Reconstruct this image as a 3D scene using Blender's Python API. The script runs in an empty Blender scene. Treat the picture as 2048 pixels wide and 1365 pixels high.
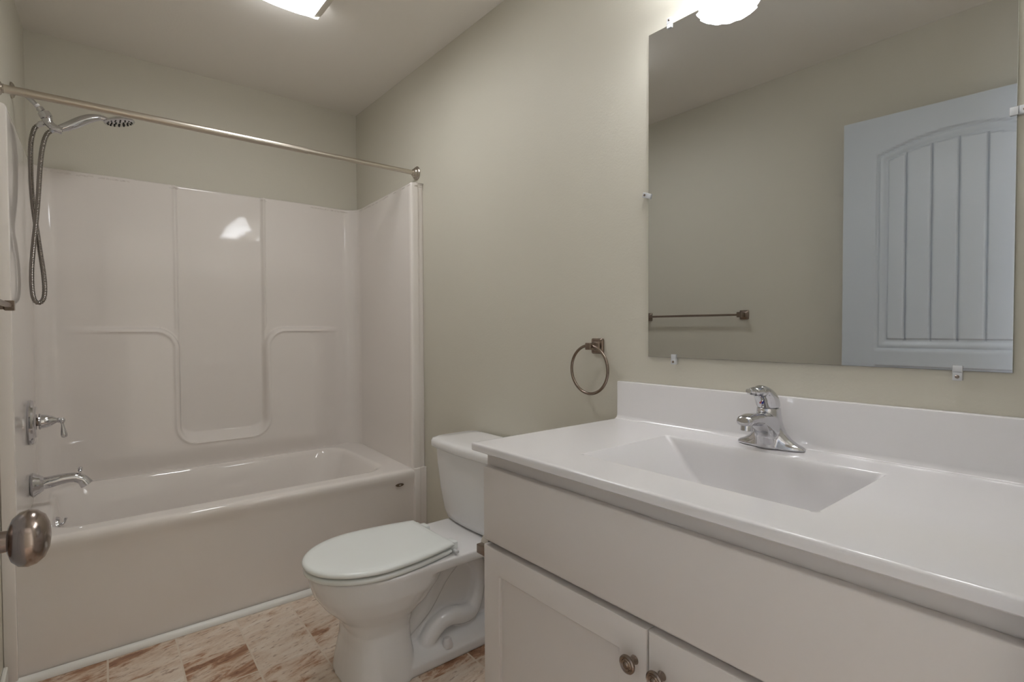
import bpy, bmesh, math, random
from mathutils import Vector, Matrix
from math import sin, cos, pi, sqrt, radians, hypot, atan2

S = bpy.context.scene
COL = S.collection
random.seed(4)
W = 1.49      # y of the vanity wall
H = 2.44      # ceiling height
XF = 3.065    # x of the wall with the doorway (camera stands in the doorway)
YL = -0.038   # y of the left wall
XT = 0.81     # front of the tub alcove

# ------------------------------------------------------------------ camera
cd = bpy.data.cameras.new('camera'); cam = bpy.data.objects.new('camera', cd); COL.objects.link(cam)
yaw, pitch, roll = 0.6841, -0.0229, -0.0041
F = Vector((-cos(yaw)*cos(pitch), sin(yaw)*cos(pitch), sin(pitch)))
R = Vector((sin(yaw), cos(yaw), 0)); U = R.cross(F)
R2 = R*cos(roll)+U*sin(roll); U2 = -R*sin(roll)+U*cos(roll)
m = Matrix(((R2.x, U2.x, -F.x, 3.1151), (R2.y, U2.y, -F.y, 0.169), (R2.z, U2.z, -F.z, 1.1396), (0, 0, 0, 1)))
cam.matrix_world = m
cd.sensor_width = 36; cd.lens = 1057.8/2048*36; cd.clip_start = 0.01
S.camera = cam
# ------------------------------------------------------------------ world, view
w = bpy.data.worlds.new('world'); S.world = w; w.use_nodes = True
w.node_tree.nodes['Background'].inputs[0].default_value = (0.80, 0.86, 1.0, 1)
w.node_tree.nodes['Background'].inputs[1].default_value = 7.0
S.view_settings.view_transform = 'Standard'; S.view_settings.look = 'None'
S.view_settings.gamma = 1; S.view_settings.use_curve_mapping = False
S.view_settings.exposure = 0.38
LAMP_CEIL = 19.0
LAMP_BULB = 12.0

# ------------------------------------------------------------------ materials
def srgb(r, g, b):
    f = lambda c: ((c/255+0.055)/1.055)**2.4 if c/255 > 0.04045 else c/255/12.92
    return (f(r), f(g), f(b), 1)
def mat(name, col, rough=0.5, metal=0.0, bump=0.0, bscale=200, coat=0.0, spec=0.5, var=0.0, vscale=3, emit=None, es=0, trans=0.0, ior=1.5):
    M = bpy.data.materials.new(name); M.use_nodes = True
    nt = M.node_tree; b = nt.nodes['Principled BSDF']
    b.inputs['Base Color'].default_value = col; b.inputs['Roughness'].default_value = rough
    b.inputs['Metallic'].default_value = metal; b.inputs['Specular IOR Level'].default_value = spec
    b.inputs['Coat Weight'].default_value = coat; b.inputs['Coat Roughness'].default_value = 0.05
    b.inputs['Transmission Weight'].default_value = trans; b.inputs['IOR'].default_value = ior
    if emit: b.inputs['Emission Color'].default_value = emit; b.inputs['Emission Strength'].default_value = es
    tc = nt.nodes.new('ShaderNodeTexCoord')
    if var:
        n = nt.nodes.new('ShaderNodeTexNoise'); n.inputs['Scale'].default_value = vscale; n.inputs['Detail'].default_value = 4
        mr = nt.nodes.new('ShaderNodeMapRange'); mr.inputs[3].default_value = 1-var; mr.inputs[4].default_value = 1+var
        hs = nt.nodes.new('ShaderNodeHueSaturation'); hs.inputs['Color'].default_value = col
        nt.links.new(tc.outputs['Object'], n.inputs['Vector']); nt.links.new(n.outputs[0], mr.inputs[0])
        nt.links.new(mr.outputs[0], hs.inputs['Value']); nt.links.new(hs.outputs[0], b.inputs['Base Color'])
    if bump:
        n = nt.nodes.new('ShaderNodeTexNoise'); n.inputs['Scale'].default_value = bscale; n.inputs['Detail'].default_value = 3
        bp = nt.nodes.new('ShaderNodeBump'); bp.inputs['Strength'].default_value = bump; bp.inputs['Distance'].default_value = 0.001
        nt.links.new(tc.outputs['Object'], n.inputs['Vector']); nt.links.new(n.outputs[0], bp.inputs['Height'])
        nt.links.new(bp.outputs[0], b.inputs['Normal'])
    return M
M_WALL = mat('cream_paint', srgb(210, 205, 191), 0.55, bump=0.35, bscale=160, spec=0.35, var=0.008, vscale=2)
M_CEIL = mat('ceiling_paint', srgb(238, 233, 225), 0.8, bump=0.3, bscale=140, spec=0.2)
M_FIB = mat('fiberglass_gelcoat', srgb(236, 229, 223), 0.05, bump=0.05, bscale=9, spec=0.5, var=0.006, vscale=3)
M_CER = mat('vitreous_china', srgb(236, 234, 233), 0.07, spec=0.55)
M_SEAT = mat('seat_plastic', srgb(240, 243, 240), 0.2, spec=0.5)
M_CTR = mat('cultured_marble', srgb(232, 229, 229), 0.09, spec=0.55, bump=0.03, bscale=5)
M_CAB = mat('cabinet_paint', srgb(220, 213, 208), 0.38, spec=0.45, var=0.006)
M_DOOR = mat('door_paint', srgb(204, 210, 217), 0.35, spec=0.5)
M_TRIM = mat('trim_paint', srgb(238, 236, 230), 0.3)
M_CHR = mat('chrome', (0.62, 0.62, 0.645, 1), 0.05, metal=1)
M_HOSE = mat('hose_steel', (0.27, 0.25, 0.23, 1), 0.2, metal=1)
M_NICK = mat('brushed_nickel', (0.50, 0.455, 0.405, 1), 0.27, metal=1)
M_BRZ = mat('oil_rubbed_nickel', (0.27, 0.215, 0.18, 1), 0.24, metal=1)
M_KNOB = mat('satin_nickel_knob', (0.31, 0.255, 0.225, 1), 0.2, metal=1)
M_ROD = mat('rod_nickel', (0.58, 0.53, 0.46, 1), 0.3, metal=1)
M_DARK = mat('dark_gap', (0.02, 0.018, 0.016, 1), 0.6)
M_MIR = mat('mirror_glass', (0.62, 0.63, 0.63, 1), 0.015, metal=1)
M_MEDGE = mat('mirror_edge', (0.10, 0.12, 0.12, 1), 0.2)
M_CLIP = mat('clear_plastic', (0.92, 0.93, 0.95, 1), 0.08, trans=0.35, ior=1.45, spec=1.0)
M_PAPER = mat('tissue_paper', srgb(228, 222, 212), 0.9)
M_LENS = mat('light_lens', (0.9, 0.9, 0.9, 1), 0.3, emit=(0.97, 0.985, 1.0, 1), es=LAMP_CEIL)
M_LSIDE = mat('ribbed_lens', (0.50, 0.45, 0.38, 1), 0.3, emit=(1.0, 0.9, 0.75, 1), es=0.05)
M_ENDGLOW = mat('end_cap_added_glow', (0.9, 0.9, 0.9, 1), 0.3, emit=(0.97, 0.985, 1.0, 1), es=6.0)  # glow added to the fixture's end caps to brighten back wall and ceiling
M_BULB = mat('bulb', (1, 1, 1, 1), 0.4, emit=(0.97, 0.985, 1.0, 1), es=LAMP_BULB)
M_SHADE = mat('alabaster_glass', (0.93, 0.93, 0.93, 1), 0.25, emit=(0.93, 0.96, 1.0, 1), es=7.2)
M_WHITE = mat('white_plastic', srgb(225, 222, 222), 0.3)
M_BLUE = mat('blue_dot', srgb(40, 50, 150), 0.3)
M_RED = mat('red_dot', srgb(170, 40, 50), 0.3)

def floor_mat():
    M = bpy.data.materials.new('stone_look_vinyl'); M.use_nodes = True
    nt = M.node_tree; b = nt.nodes['Principled BSDF']; N = nt.nodes.new; L = nt.links.new
    def mth(op, a, bb=None, c=None):
        n = N('ShaderNodeMath'); n.operation = op
        for i, v in enumerate((a, bb, c)):
            if v is None: continue
            if isinstance(v, (int, float)): n.inputs[i].default_value = v
            else: L(v, n.inputs[i])
        return n.outputs[0]
    tc = N('ShaderNodeTexCoord'); mp = N('ShaderNodeMapping'); mp.vector_type = 'POINT'
    mp.inputs['Rotation'].default_value = (0, 0, radians(1.4))
    mp.inputs['Location'].default_value = (0.0, 0.0, 0)
    L(tc.outputs['Object'], mp.inputs['Vector'])
    sx = N('ShaderNodeSeparateXYZ'); L(mp.outputs[0], sx.inputs[0])
    P = 0.2
    u = mth('DIVIDE', mth('ADD', sx.outputs[0], -0.012), P); v = mth('DIVIDE', mth('ADD', sx.outputs[1], -0.042), P)
    iu = mth('FLOOR', u); iv = mth('FLOOR', v); fu = mth('SUBTRACT', u, iu); fv = mth('SUBTRACT', v, iv)
    def edge(f): return mth('MINIMUM', f, mth('SUBTRACT', 1.0, f))
    e = mth('MINIMUM', edge(fu), edge(fv))
    gr = N('ShaderNodeMapRange'); gr.inputs[1].default_value = 0.010; gr.inputs[2].default_value = 0.019; L(e, gr.inputs[0])
    cb = N('ShaderNodeCombineXYZ'); L(iu, cb.inputs[0]); L(iv, cb.inputs[1])
    wn = N('ShaderNodeTexWhiteNoise'); wn.noise_dimensions = '3D'; L(cb.outputs[0], wn.inputs['Vector'])
    # per tile offset of the vein pattern
    sc = N('ShaderNodeVectorMath'); sc.operation = 'SCALE'; sc.inputs['Scale'].default_value = 7; L(wn.outputs['Color'], sc.inputs[0])
    m2 = N('ShaderNodeMapping'); m2.inputs['Rotation'].default_value = (0, 0, radians(-105)); L(tc.outputs['Object'], m2.inputs['Vector'])
    m3 = N('ShaderNodeMapping'); m3.inputs['Scale'].default_value = (0.42, 1.25, 1); L(m2.outputs[0], m3.inputs['Vector'])
    ad = N('ShaderNodeVectorMath'); ad.operation = 'ADD'; L(m3.outputs[0], ad.inputs[0]); L(sc.outputs[0], ad.inputs[1])
    n1 = N('ShaderNodeTexNoise'); n1.inputs['Scale'].default_value = 20; n1.inputs['Detail'].default_value = 9; n1.inputs['Roughness'].default_value = 0.68; n1.inputs['Distortion'].default_value = 0.5
    L(ad.outputs[0], n1.inputs['Vector'])
    tone = mth('ADD', n1.outputs[0], mth('MULTIPLY', mth('SUBTRACT', wn.outputs['Value'], 0.5), 0.20))
    cr = N('ShaderNodeValToRGB'); c = cr.color_ramp
    c.elements[0].position = 0.27; c.elements[0].color = srgb(146, 104, 78)
    c.elements[1].position = 0.72; c.elements[1].color = srgb(236, 224, 210)
    for p, col in ((0.365, srgb(182, 140, 110)), (0.43, srgb(212, 188, 166)), (0.53, srgb(226, 208, 190))):
        el = c.elements.new(p); el.color = col
    L(tone, cr.inputs[0])
    n2 = N('ShaderNodeTexNoise'); n2.inputs['Scale'].default_value = 60; n2.inputs['Detail'].default_value = 6; n2.inputs['Roughness'].default_value = 0.7
    L(ad.outputs[0], n2.inputs['Vector'])
    r2 = N('ShaderNodeValToRGB'); r2.color_ramp.elements[0].position = 0.33; r2.color_ramp.elements[0].color = srgb(170, 140, 124); r2.color_ramp.elements[1].position = 0.45; r2.color_ramp.elements[1].color = (1, 1, 1, 1)
    L(n2.outputs[0], r2.inputs[0])
    mu = N('ShaderNodeMix'); mu.data_type = 'RGBA'; mu.blend_type = 'MULTIPLY'; mu.inputs[0].default_value = 0.8
    L(cr.outputs[0], mu.inputs[6]); L(r2.outputs[0], mu.inputs[7])
    mx = N('ShaderNodeMix'); mx.data_type = 'RGBA'; mx.inputs[6].default_value = srgb(222, 206, 188)
    L(gr.outputs[0], mx.inputs[0]); L(mu.outputs[2], mx.inputs[7]); L(mx.outputs[2], b.inputs['Base Color'])
    b.inputs['Roughness'].default_value = 0.38
    bp = N('ShaderNodeBump'); bp.inputs['Strength'].default_value = 0.4; bp.inputs['Distance'].default_value = 0.001
    L(gr.outputs[0], bp.inputs['Height']); L(bp.outputs[0], b.inputs['Normal'])
    return M
M_FLOOR = floor_mat()

# ------------------------------------------------------------------ helpers
def link(name, me, material, parent=None):
    o = bpy.data.objects.new(name, me); COL.objects.link(o)
    if material: me.materials.append(material)
    if parent: o.parent = parent; o.matrix_parent_inverse = Matrix.Identity(4); o.location = Vector((0, 0, 0))
    return o
def obj(name, bm, material, parent=None, smooth=None, rel=None):
    """link a bmesh; with a parent Empty, geometry given in world space is moved into the parent's space"""
    if smooth is not None:
        for f in bm.faces: f.smooth = True
        for e in bm.edges:
            if len(e.link_faces) == 2 and e.calc_face_angle(0) > radians(smooth): e.smooth = False
    me = bpy.data.meshes.new(name); 
    base = rel
    if base is None and parent is not None: base = worldbase(parent)
    if base is not None: bmesh.ops.transform(bm, matrix=base.inverted(), verts=bm.verts)
    bm.to_mesh(me); bm.free()
    return link(name, me, material, parent)
BASE = {}
def worldbase(o):
    M = Matrix.Identity(4)
    while o is not None:
        M = (Matrix.Translation(o.location) @ o.rotation_euler.to_matrix().to_4x4()) @ M; o = o.parent
    return M
def thing(name, label, cat, loc, rotz=0, group=None):
    o = bpy.data.objects.new(name, None); COL.objects.link(o); o.empty_display_size = 0.1
    o.location = loc; o.rotation_euler = (0, 0, rotz); o['label'] = label; o['category'] = cat
    if group: o['group'] = group
    return o
def struct(name, bm, m, smooth=None):
    o = obj(name, bm, m, None, smooth); o['kind'] = 'structure'; return o
def box(bm, x0, x1, y0, y1, z0, z1, bev=0, seg=3):
    r = bmesh.ops.create_cube(bm, size=1, matrix=Matrix.Translation(((x0+x1)/2, (y0+y1)/2, (z0+z1)/2)) @ Matrix.Diagonal((abs(x1-x0), abs(y1-y0), abs(z1-z0), 1)))
    if bev:
        es = list({e for v in r['verts'] for e in v.link_edges})
        bmesh.ops.bevel(bm, geom=es, offset=bev, segments=seg, profile=0.5, affect='EDGES')
    return bm
def B(*a, **k): return box(bmesh.new(), *a, **k)
def loft(bm, loops, cap0=True, cap1=True, closed=True):
    rows = [[bm.verts.new(p) for p in lp] for lp in loops]
    n = len(rows[0])
    for a, b in zip(rows, rows[1:]):
        for i in range(n if closed else n-1):
            j = (i+1) % n
            try: bm.faces.new((a[i], a[j], b[j], b[i]))
            except ValueError: pass
    if cap0: bm.faces.new(list(reversed(rows[0])))
    if cap1: bm.faces.new(rows[-1])
    return bm
def fix(bm):
    bmesh.ops.remove_doubles(bm, verts=bm.verts, dist=1e-6)
    bmesh.ops.recalc_face_normals(bm, faces=bm.faces); return bm
def tube(bm, pts, rad, n=16, cap=True, sx=1.0):
    pts = [Vector(p) for p in pts]; N = len(pts)
    if not hasattr(rad, '__len__'): rad = [rad]*N
    t0 = (pts[1]-pts[0]).normalized(); up = Vector((0, 0, 1)) if abs(t0.z) < 0.9 else Vector((1, 0, 0))
    a = t0.cross(up).normalized(); loops = []
    for i, p in enumerate(pts):
        t = (pts[min(i+1, N-1)]-pts[max(i-1, 0)]).normalized()
        a = (a - t*a.dot(t)).normalized(); b = t.cross(a)
        loops.append([p+(a*cos(2*pi*k/n)*sx+b*sin(2*pi*k/n))*rad[i] for k in range(n)])
    loft(bm, loops, cap, cap); return bm
def lathe(bm, prof, org, axis, n=40, cap=True):
    """prof = list of (radius, distance along axis)"""
    axis = Vector(axis).normalized(); up = Vector((0, 0, 1)) if abs(axis.z) < 0.9 else Vector((1, 0, 0))
    a = axis.cross(up).normalized(); b = axis.cross(a); org = Vector(org)
    loft(bm, [[org+axis*h+(a*cos(2*pi*k/n)+b*sin(2*pi*k/n))*max(r, 1e-4) for k in range(n)] for r, h in prof], cap, cap)
    return bm
def spline(P, n=12):
    P = [Vector(p) for p in P]; out = []
    Q = [P[0]*2-P[1]]+P+[P[-1]*2-P[-2]]
    for i in range(1, len(Q)-2):
        for k in range(n):
            t = k/n; a, b, c, d = Q[i-1], Q[i], Q[i+1], Q[i+2]
            out.append(0.5*((2*b)+(c-a)*t+(2*a-5*b+4*c-d)*t*t+(3*b-a-3*c+d)*t**3))
    out.append(P[-1]); return out
def rrect(x0, x1, y0, y1, r, z, n=8):
    out = []
    for cx, cy, a0 in ((x1-r, y1-r, 0), (x0+r, y1-r, 90), (x0+r, y0+r, 180), (x1-r, y0+r, 270)):
        for k in range(n+1):
            a = radians(a0+90*k/n); out.append(Vector((cx+r*cos(a), cy+r*sin(a), z)))
    return out
def sm(t): t = max(0.0, min(1.0, t)); return t*t*(3-2*t)
def extrude_poly(bm, pts, d):
    """pts closed 3D polygon, d offset vector"""
    d = Vector(d); loft(bm, [[Vector(p) for p in pts], [Vector(p)+d for p in pts]]); return fix(bm)
def modr(o, voxel, iters, fac=0.5):
    r = o.modifiers.new('remesh', 'REMESH'); r.mode = 'VOXEL'; r.voxel_size = voxel; r.use_smooth_shade = True
    s = o.modifiers.new('smooth', 'SMOOTH'); s.iterations = iters; s.factor = fac

# ------------------------------------------------------------------ room shell
struct('floor', B(-0.1, 4.4, -0.6, 2.6, -0.06, 0), M_FLOOR)
struct('ceiling', B(-0.1, 4.4, -0.6, 2.6, H, H+0.08), M_CEIL)
struct('wall_back', B(-0.1, 0, -0.15, 1.6, 0, H), M_WALL)
struct('wall_right', B(0, XF+0.115, W, W+0.11, 0, H), M_WALL)
bm = bmesh.new()
extrude_poly(bm, [(0, 0, 0), (XT, YL, 0), (XF+0.115, YL, 0), (XF+0.115, -0.15, 0), (0, -0.15, 0)], (0, 0, H))
struct('wall_left', bm, M_WALL)
bm = bmesh.new()   # wall with the doorway
box(bm, XF, XF+0.115, 0.885, W, 0, H); box(bm, XF, XF+0.115, YL, 0.885, 2.11, H)
struct('wall_front', bm, M_WALL)
bm = bmesh.new()   # door casing and jamb
box(bm, XF-0.012, XF, 0.865, 0.925, 0, 2.15, 0.004); box(bm, XF-0.012, XF, YL+0.001, 0.925, 2.09, 2.15, 0.004)
box(bm, XF, XF+0.115, 0.868, 0.885, 0, 2.11); box(bm, XF, XF+0.115, YL+0.001, YL+0.016, 0, 2.11); box(bm, XF, XF+0.115, YL+0.016, 0.868, 2.093, 2.11)
struct('trim_2', bm, M_TRIM)
struct('baseboard_right', B(XT+0.03, 2.064, W-0.012, W, 0, 0.085, 0.004), M_TRIM)
struct('baseboard_left', B(XT+0.03, 3.0, YL, YL+0.012, 0, 0.085, 0.004), M_TRIM)
# unseen hallway added beyond the doorway, its open end placed to let daylight in
bm = bmesh.new(); box(bm, 4.30, 4.40, -0.6, 2.6, 0, H)
struct('wall_hall_unseen', bm, M_WALL)
bm = bmesh.new(); box(bm, XF+0.115, 4.30, -0.6, -0.5, 0, H)
struct('wall_hall_end_unseen', bm, M_WALL)
bm = bmesh.new(); box(bm, XF, XF+0.115, -0.6, -0.152, 0, H); box(bm, XF, XF+0.115, 1.602, 2.6, 0, H)
struct('wall_hall_near_unseen', bm, M_WALL)
# quarter-round trim along the tub foot
bm = bmesh.new(); q = []
for k in range(9):
    a = radians(90*k/8); q.append((XT+0.003+0.019*sin(a), 0, 0.001+0.022*cos(a)))
q = [(XT+0.003, 0, 0.001)]+q
loft(bm, [[Vector((p[0], y, p[2])) for p in q] for y in (YL+0.013, W-0.013)]); fix(bm)
struct('trim_1', bm, M_TRIM, 40)

# ------------------------------------------------------------------ tub and shower unit
tub = thing('tub_shower_unit', 'one-piece off-white glossy bathtub and shower surround filling the alcove', 'bathtub', (0.4, 0.73, 0))
TX = 0.818
bm = bmesh.new(); y0, y1 = 0.002, W-0.012
def apron(off, z, ytop=None):
    return rrect(0.02, TX-off, y0, y1, 0.012, z, 8)
loops = [apron(0.012, 0.0), apron(0.010, 0.12), apron(0.010, 0.25), apron(0.008, 0.38), apron(0.004, 0.405), apron(0, 0.42), apron(0, 0.437),
         rrect(0.02, TX-0.0015, y0, y1, 0.012, 0.445), rrect(0.02, TX-0.006, y0, y1, 0.012, 0.451), rrect(0.02, TX-0.013, y0, y1, 0.012, 0.4545),
         rrect(0.02, TX-0.022, y0, y1, 0.012, 0.456), rrect(0.02, TX-0.03, y0, y1, 0.012, 0.4562), rrect(0.068, 0.742, 0.047, 1.343, 0.11, 0.4562),
         rrect(0.075, 0.735, 0.055, 1.335, 0.11, 0.456), rrect(0.08, 0.728, 0.062, 1.325, 0.112, 0.4545), rrect(0.087, 0.72, 0.07, 1.315, 0.115, 0.448),
         rrect(0.093, 0.714, 0.077, 1.305, 0.12, 0.435), rrect(0.11, 0.70, 0.09, 1.27, 0.13, 0.36), rrect(0.13, 0.68, 0.12, 1.20, 0.14, 0.22),
         rrect(0.15, 0.66, 0.15, 1.13, 0.14, 0.15), rrect(0.18, 0.63, 0.19, 1.07, 0.13, 0.12), rrect(0.24, 0.57, 0.26, 0.98, 0.1, 0.11)]
loft(bm, loops, True, True); fix(bm)
for v in bm.verts:
    if v.co.y < 0.003+0.012: v.co.y = v.co.y-0.002 - 0.0469*v.co.x + 0.002
obj('tub_basin', bm, M_FIB, tub, 50)
# surround: plan profile extruded upward with moulded relief on the back
prof = []
def seg(p, q, n):
    for k in range(n): t = k/n; prof.append((p[0]+(q[0]-p[0])*t, p[1]+(q[1]-p[1])*t))
def arc(cx, cy, r, a0, a1, n):
    for k in range(n): a = radians(a0+(a1-a0)*k/n); prof.append((cx+r*cos(a), cy+r*sin(a)))
FX = XT+0.004
LY0, LY1 = 0.015, -0.001         # left panel y (back, front)
RY0, RY1 = 1.462, 1.417         # right panel y
seg((XT-0.004, YL), (FX, YL+0.004), 2); seg((FX, YL+0.004), (FX, LY1-0.006), 3)
prof.append((FX-0.002, LY1-0.001)); prof.append((FX-0.007, LY1))
seg((FX-0.012, LY1+0.001), (0.105, LY0), 40)
arc(0.105, LY0+0.075, 0.075, 270, 180, 12)
seg((0.03, LY0+0.075), (0.03, RY0-0.078), 280)
arc(0.108, RY0-0.078, 0.078, 180, 90, 12)
seg((0.108, RY0), (FX-0.014, RY1+0.002), 40)
prof.append((FX-0.009, RY1)); prof.append((FX-0.003, RY1+0.002))
seg((FX, RY1+0.008), (FX, 1.452), 3); prof.append((FX-0.001, 1.456)); seg((FX-0.008, 1.458), (FX-0.008, W), 3); prof.append((FX-0.012, W-0.001))
YC, HW = 0.742, 0.190
def relief(y, z):
    # moulded step with niche
    rc = 0.065; zn = 0.60
    qx = abs(y-YC)-HW+rc; qz = zn+rc-z
    sc = hypot(max(qx, 0), max(qz, 0))+min(max(qx, qz), 0)-rc      # >0 outside the channel
    a = 1.150-z; b = sc-0.008; r = 0.10
    if a < r and b < r: d = r-hypot(r-a, r-b)
    else: d = min(a, b)
    wd = 0.020+0.05*sm((0.70-z)/0.12)*sm((HW-abs(y-YC)+0.01)/0.05)
    wd = max(0.014 if z > 1.0 and abs(y-YC) > HW+0.06 else 0.02, wd)
    fade = sm((y-0.085)/0.27)*sm((1.385-y)/0.20)
    low = sm((d+wd*0.6)/wd)*0.046*fade
    low *= sm((z-0.455)/0.10)*0.45+0.55
    up = sm((sc-0.0)/0.010)*0.013*fade                                  # upper side panels proud of the column
    rid = 0.006*math.exp(-((sc-0.016)/0.004)**2)*fade*sm((z-1.13)/0.03)
    lip = 0.007*math.exp(-((d-0.017)/0.0055)**2)*fade
    return max(low, up+rid)+lip*sm((d+0.02)/0.02)
zs = []
z = 0.448
while z < 1.838: zs.append(z); z += 0.005
zs += [1.838, 1.844, 1.848]
def point(i, z):
    x, y = prof[i]
    if x == 0.03: return Vector((x+relief(y, z), y, z))
    return Vector((x, y, z))
bm = bmesh.new(); rows = []
for z in zs: rows.append([bm.verts.new(point(i, z)) for i in range(len(prof))])
# rolled top lip back to the wall
def lip(i, z, t):
    p = point(i, z)
    inner = Vector((0.0, min(max(p.y, 0.0), W), 0)) if p.x < 0.11 and 0.085 <= p.y <= 1.384 else None
    if inner: q = Vector((0.001, p.y, z))
    elif p.y > 1.384: q = Vector((p.x if p.x > 0.09 else 0.001+(p.x-0.03)*1.4, W-0.001 if p.x > 0.05 else min(W-0.001, p.y+0.03), z))
    else: q = Vector((p.x if p.x > 0.09 else 0.001+max(0, (p.x-0.03))*1.4, (-p.x*0.0469+0.001) if p.x > 0.05 else max(0.001, p.y-0.03), z))
    return p.lerp(q, t)
rows.append([bm.verts.new(lip(i, 1.8520, 0.06)) for i in range(len(prof))])
rows.append([bm.verts.new(lip(i, 1.8545, 0.25)) for i in range(len(prof))])
rows.append([bm.verts.new(lip(i, 1.8555, 1.0)) for i in range(len(prof))])
for a, b in zip(rows, rows[1:]):
    for i in range(len(prof)-1): bm.faces.new((a[i], b[i], b[i+1], a[i+1]))
# flange continues to the floor on both sides
for (xa, ya, yb) in ((FX, YL+0.0005, LY1-0.004), (FX, RY1+0.006, 1.456)):
    box(bm, FX-0.03, 0.8225, ya, yb, 0.002, 0.457, 0.003)
box(bm, FX-0.03, 0.8195, 1.4565, W-0.001, 0.002, 0.457)
obj('wall_surround', bm, M_FIB, tub, 60)
# apron badge
bm = bmesh.new(); bc = Vector((0.8155, 1.345, 0.391))
for (ry, rz, x0, x1, mt, nm) in ((0.021, 0.0075, 0.0, 0.0035, M_BRZ, 'badge'),):
    loft(bm, [[bc+Vector((x, ry*s*cos(2*pi*k/32), rz*s*sin(2*pi*k/32))) for k in range(32)] for x, s in ((-0.004, 1), (0.001, 1), (0.0025, 0.93))]); fix(bm)
bd = obj('badge', bm, M_BRZ, tub, 40)
bm = bmesh.new(); loft(bm, [[bc+Vector((x, 0.006*cos(2*pi*k/24), 0.0035*sin(2*pi*k/24))) for k in range(24)] for x in (0.002, 0.0033)]); fix(bm)
obj('emblem', bm, M_CHR, bd, 40, rel=worldbase(tub))
# overflow plate
bm = bmesh.new(); lathe(bm, [(0.036, 0), (0.036, 0.008), (0.032, 0.014), (0.012, 0.017), (0.0, 0.017)], (0.40, 0.082, 0.375), (0.0, 1, 0.12)); fix(bm)
ov = obj('overflow_plate', bm, M_CHR, tub, 40)
bm = bmesh.new(); tube(bm, [(0.40, 0.096, 0.377), (0.40, 0.107, 0.385), (0.40, 0.112, 0.402)], [0.005, 0.004, 0.005], 10); fix(bm)
obj('trip_lever', bm, M_CHR, ov, 40, rel=worldbase(tub))

# ------------------------------------------------------------------ curtain rod
rod = thing('shower_curtain_rod', 'long straight brushed nickel tension rod spanning above the bathtub', 'curtain rod', (0.748, 0.73, 1.92))
zr = 1.921
bm = bmesh.new(); tube(bm, [(0.748, YL+0.004, zr), (0.748, 0.951, zr)], 0.0135, 24); obj('outer_tube', fix(bm), M_ROD, rod, 40)
bm = bmesh.new(); tube(bm, [(0.748, 0.945, zr), (0.748, W-0.008, zr)], 0.0112, 24); obj('inner_tube', fix(bm), M_ROD, rod, 40)
for yy, d in ((W, -1), (YL+0.002, 1)):
    bm = bmesh.new(); lathe(bm, [(0.033, 0.0005), (0.034, 0.004), (0.030, 0.009), (0.0245, 0.011), (0.024, 0.016), (0.019, 0.021), (0.0145, 0.023), (0.0145, 0.027), (0.0115, 0.028)], (0.748, yy, zr), (0, d, 0)); fix(bm)
    obj('end_flange', bm, M_NICK, rod, 35)

# ------------------------------------------------------------------ hand shower
hx = 0.38
sh = thing('hand_shower', 'chrome hand shower with looping metal hose mounted high on left alcove wall', 'shower head', (hx, -0.01, 2.03))
bm = bmesh.new(); lathe(bm, [(0.030, 0), (0.030, 0.003), (0.024, 0.009), (0.013, 0.013), (0.011, 0.016)], (hx, -0.0175, 2.042), (0, 1, 0)); fix(bm); obj('escutcheon', bm, M_NICK, sh, 35)
bm = bmesh.new(); tube(bm, spline([(hx, -0.016, 2.042), (hx, 0.008, 2.042), (hx, 0.033, 2.026), (hx, 0.070, 1.985)], 8), 0.0085, 16); fix(bm); obj('shower_arm', bm, M_CHR, sh, 40)
bm = bmesh.new(); tube(bm, [(hx, 0.052, 2.005), (hx, 0.058, 1.999)], 0.0095, 16); fix(bm); obj('thread_tape', bm, M_WHITE, sh, 40)
bm = bmesh.new(); d = Vector((0, 0.7, -0.72)).normalized()
lathe(bm, [(0.010, 0), (0.012, 0.001), (0.012, 0.014), (0.010, 0.016)], (hx, 0.060, 1.996), d, 20); fix(bm); obj('arm_nut', bm, M_CHR, sh, 40)
bm = bmesh.new(); lathe(bm, [(0.010, 0.0), (0.019, 0.002), (0.020, 0.01), (0.020, 0.022), (0.016, 0.026), (0.0155, 0.03)], (hx, 0.072, 1.984), Vector((0, 0.45, -0.9)), 14); fix(bm); obj('swivel_collar', bm, M_CHR, sh, 25)
bm = bmesh.new(); tube(bm, spline([(hx, 0.083, 1.962), (hx, 0.088, 1.945), (hx, 0.104, 1.930), (hx, 0.128, 1.925)], 6), [0.0155]*6+[0.0145]*6+[0.0155]*4+[0.016]*3, 20)
tube(bm, [(hx, 0.088, 1.950), (hx-0.01, 0.060, 1.938)], 0.0095, 14); fix(bm)
obj('holder_bracket', bm, M_CHR, sh, 45)
# handset: handle, head, face
bm = bmesh.new()
P = spline([(hx, 0.122, 1.932), (hx, 0.150, 1.949), (hx, 0.185, 1.975), (hx, 0.215, 1.994), (hx, 0.245, 2.004), (hx, 0.270, 2.001)], 6)
n = len(P); tube(bm, P, [0.0135+0.005*sin(pi*min(1, i/(n*0.75)))-0.004*max(0, (i/n-0.6))/0.4 for i in range(n)], 20); fix(bm)
hs = obj('handset_handle', bm, M_CHR, sh, 50)
hc = Vector((hx, 0.308, 2.006)); ha = Vector((0, 0.22, -1)).normalized()
bm = bmesh.new(); lathe(bm, [(0.006, -0.014), (0.024, -0.012), (0.042, -0.006), (0.053, 0.001), (0.054, 0.006), (0.051, 0.009), (0.0, 0.0092)], hc, ha, 48); fix(bm)
hd = obj('shower_head', bm, M_CHR, hs, 45, rel=worldbase(sh))
bm = bmesh.new(); a = Vector((1, 0, 0)); b = ha.cross(a)
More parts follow.
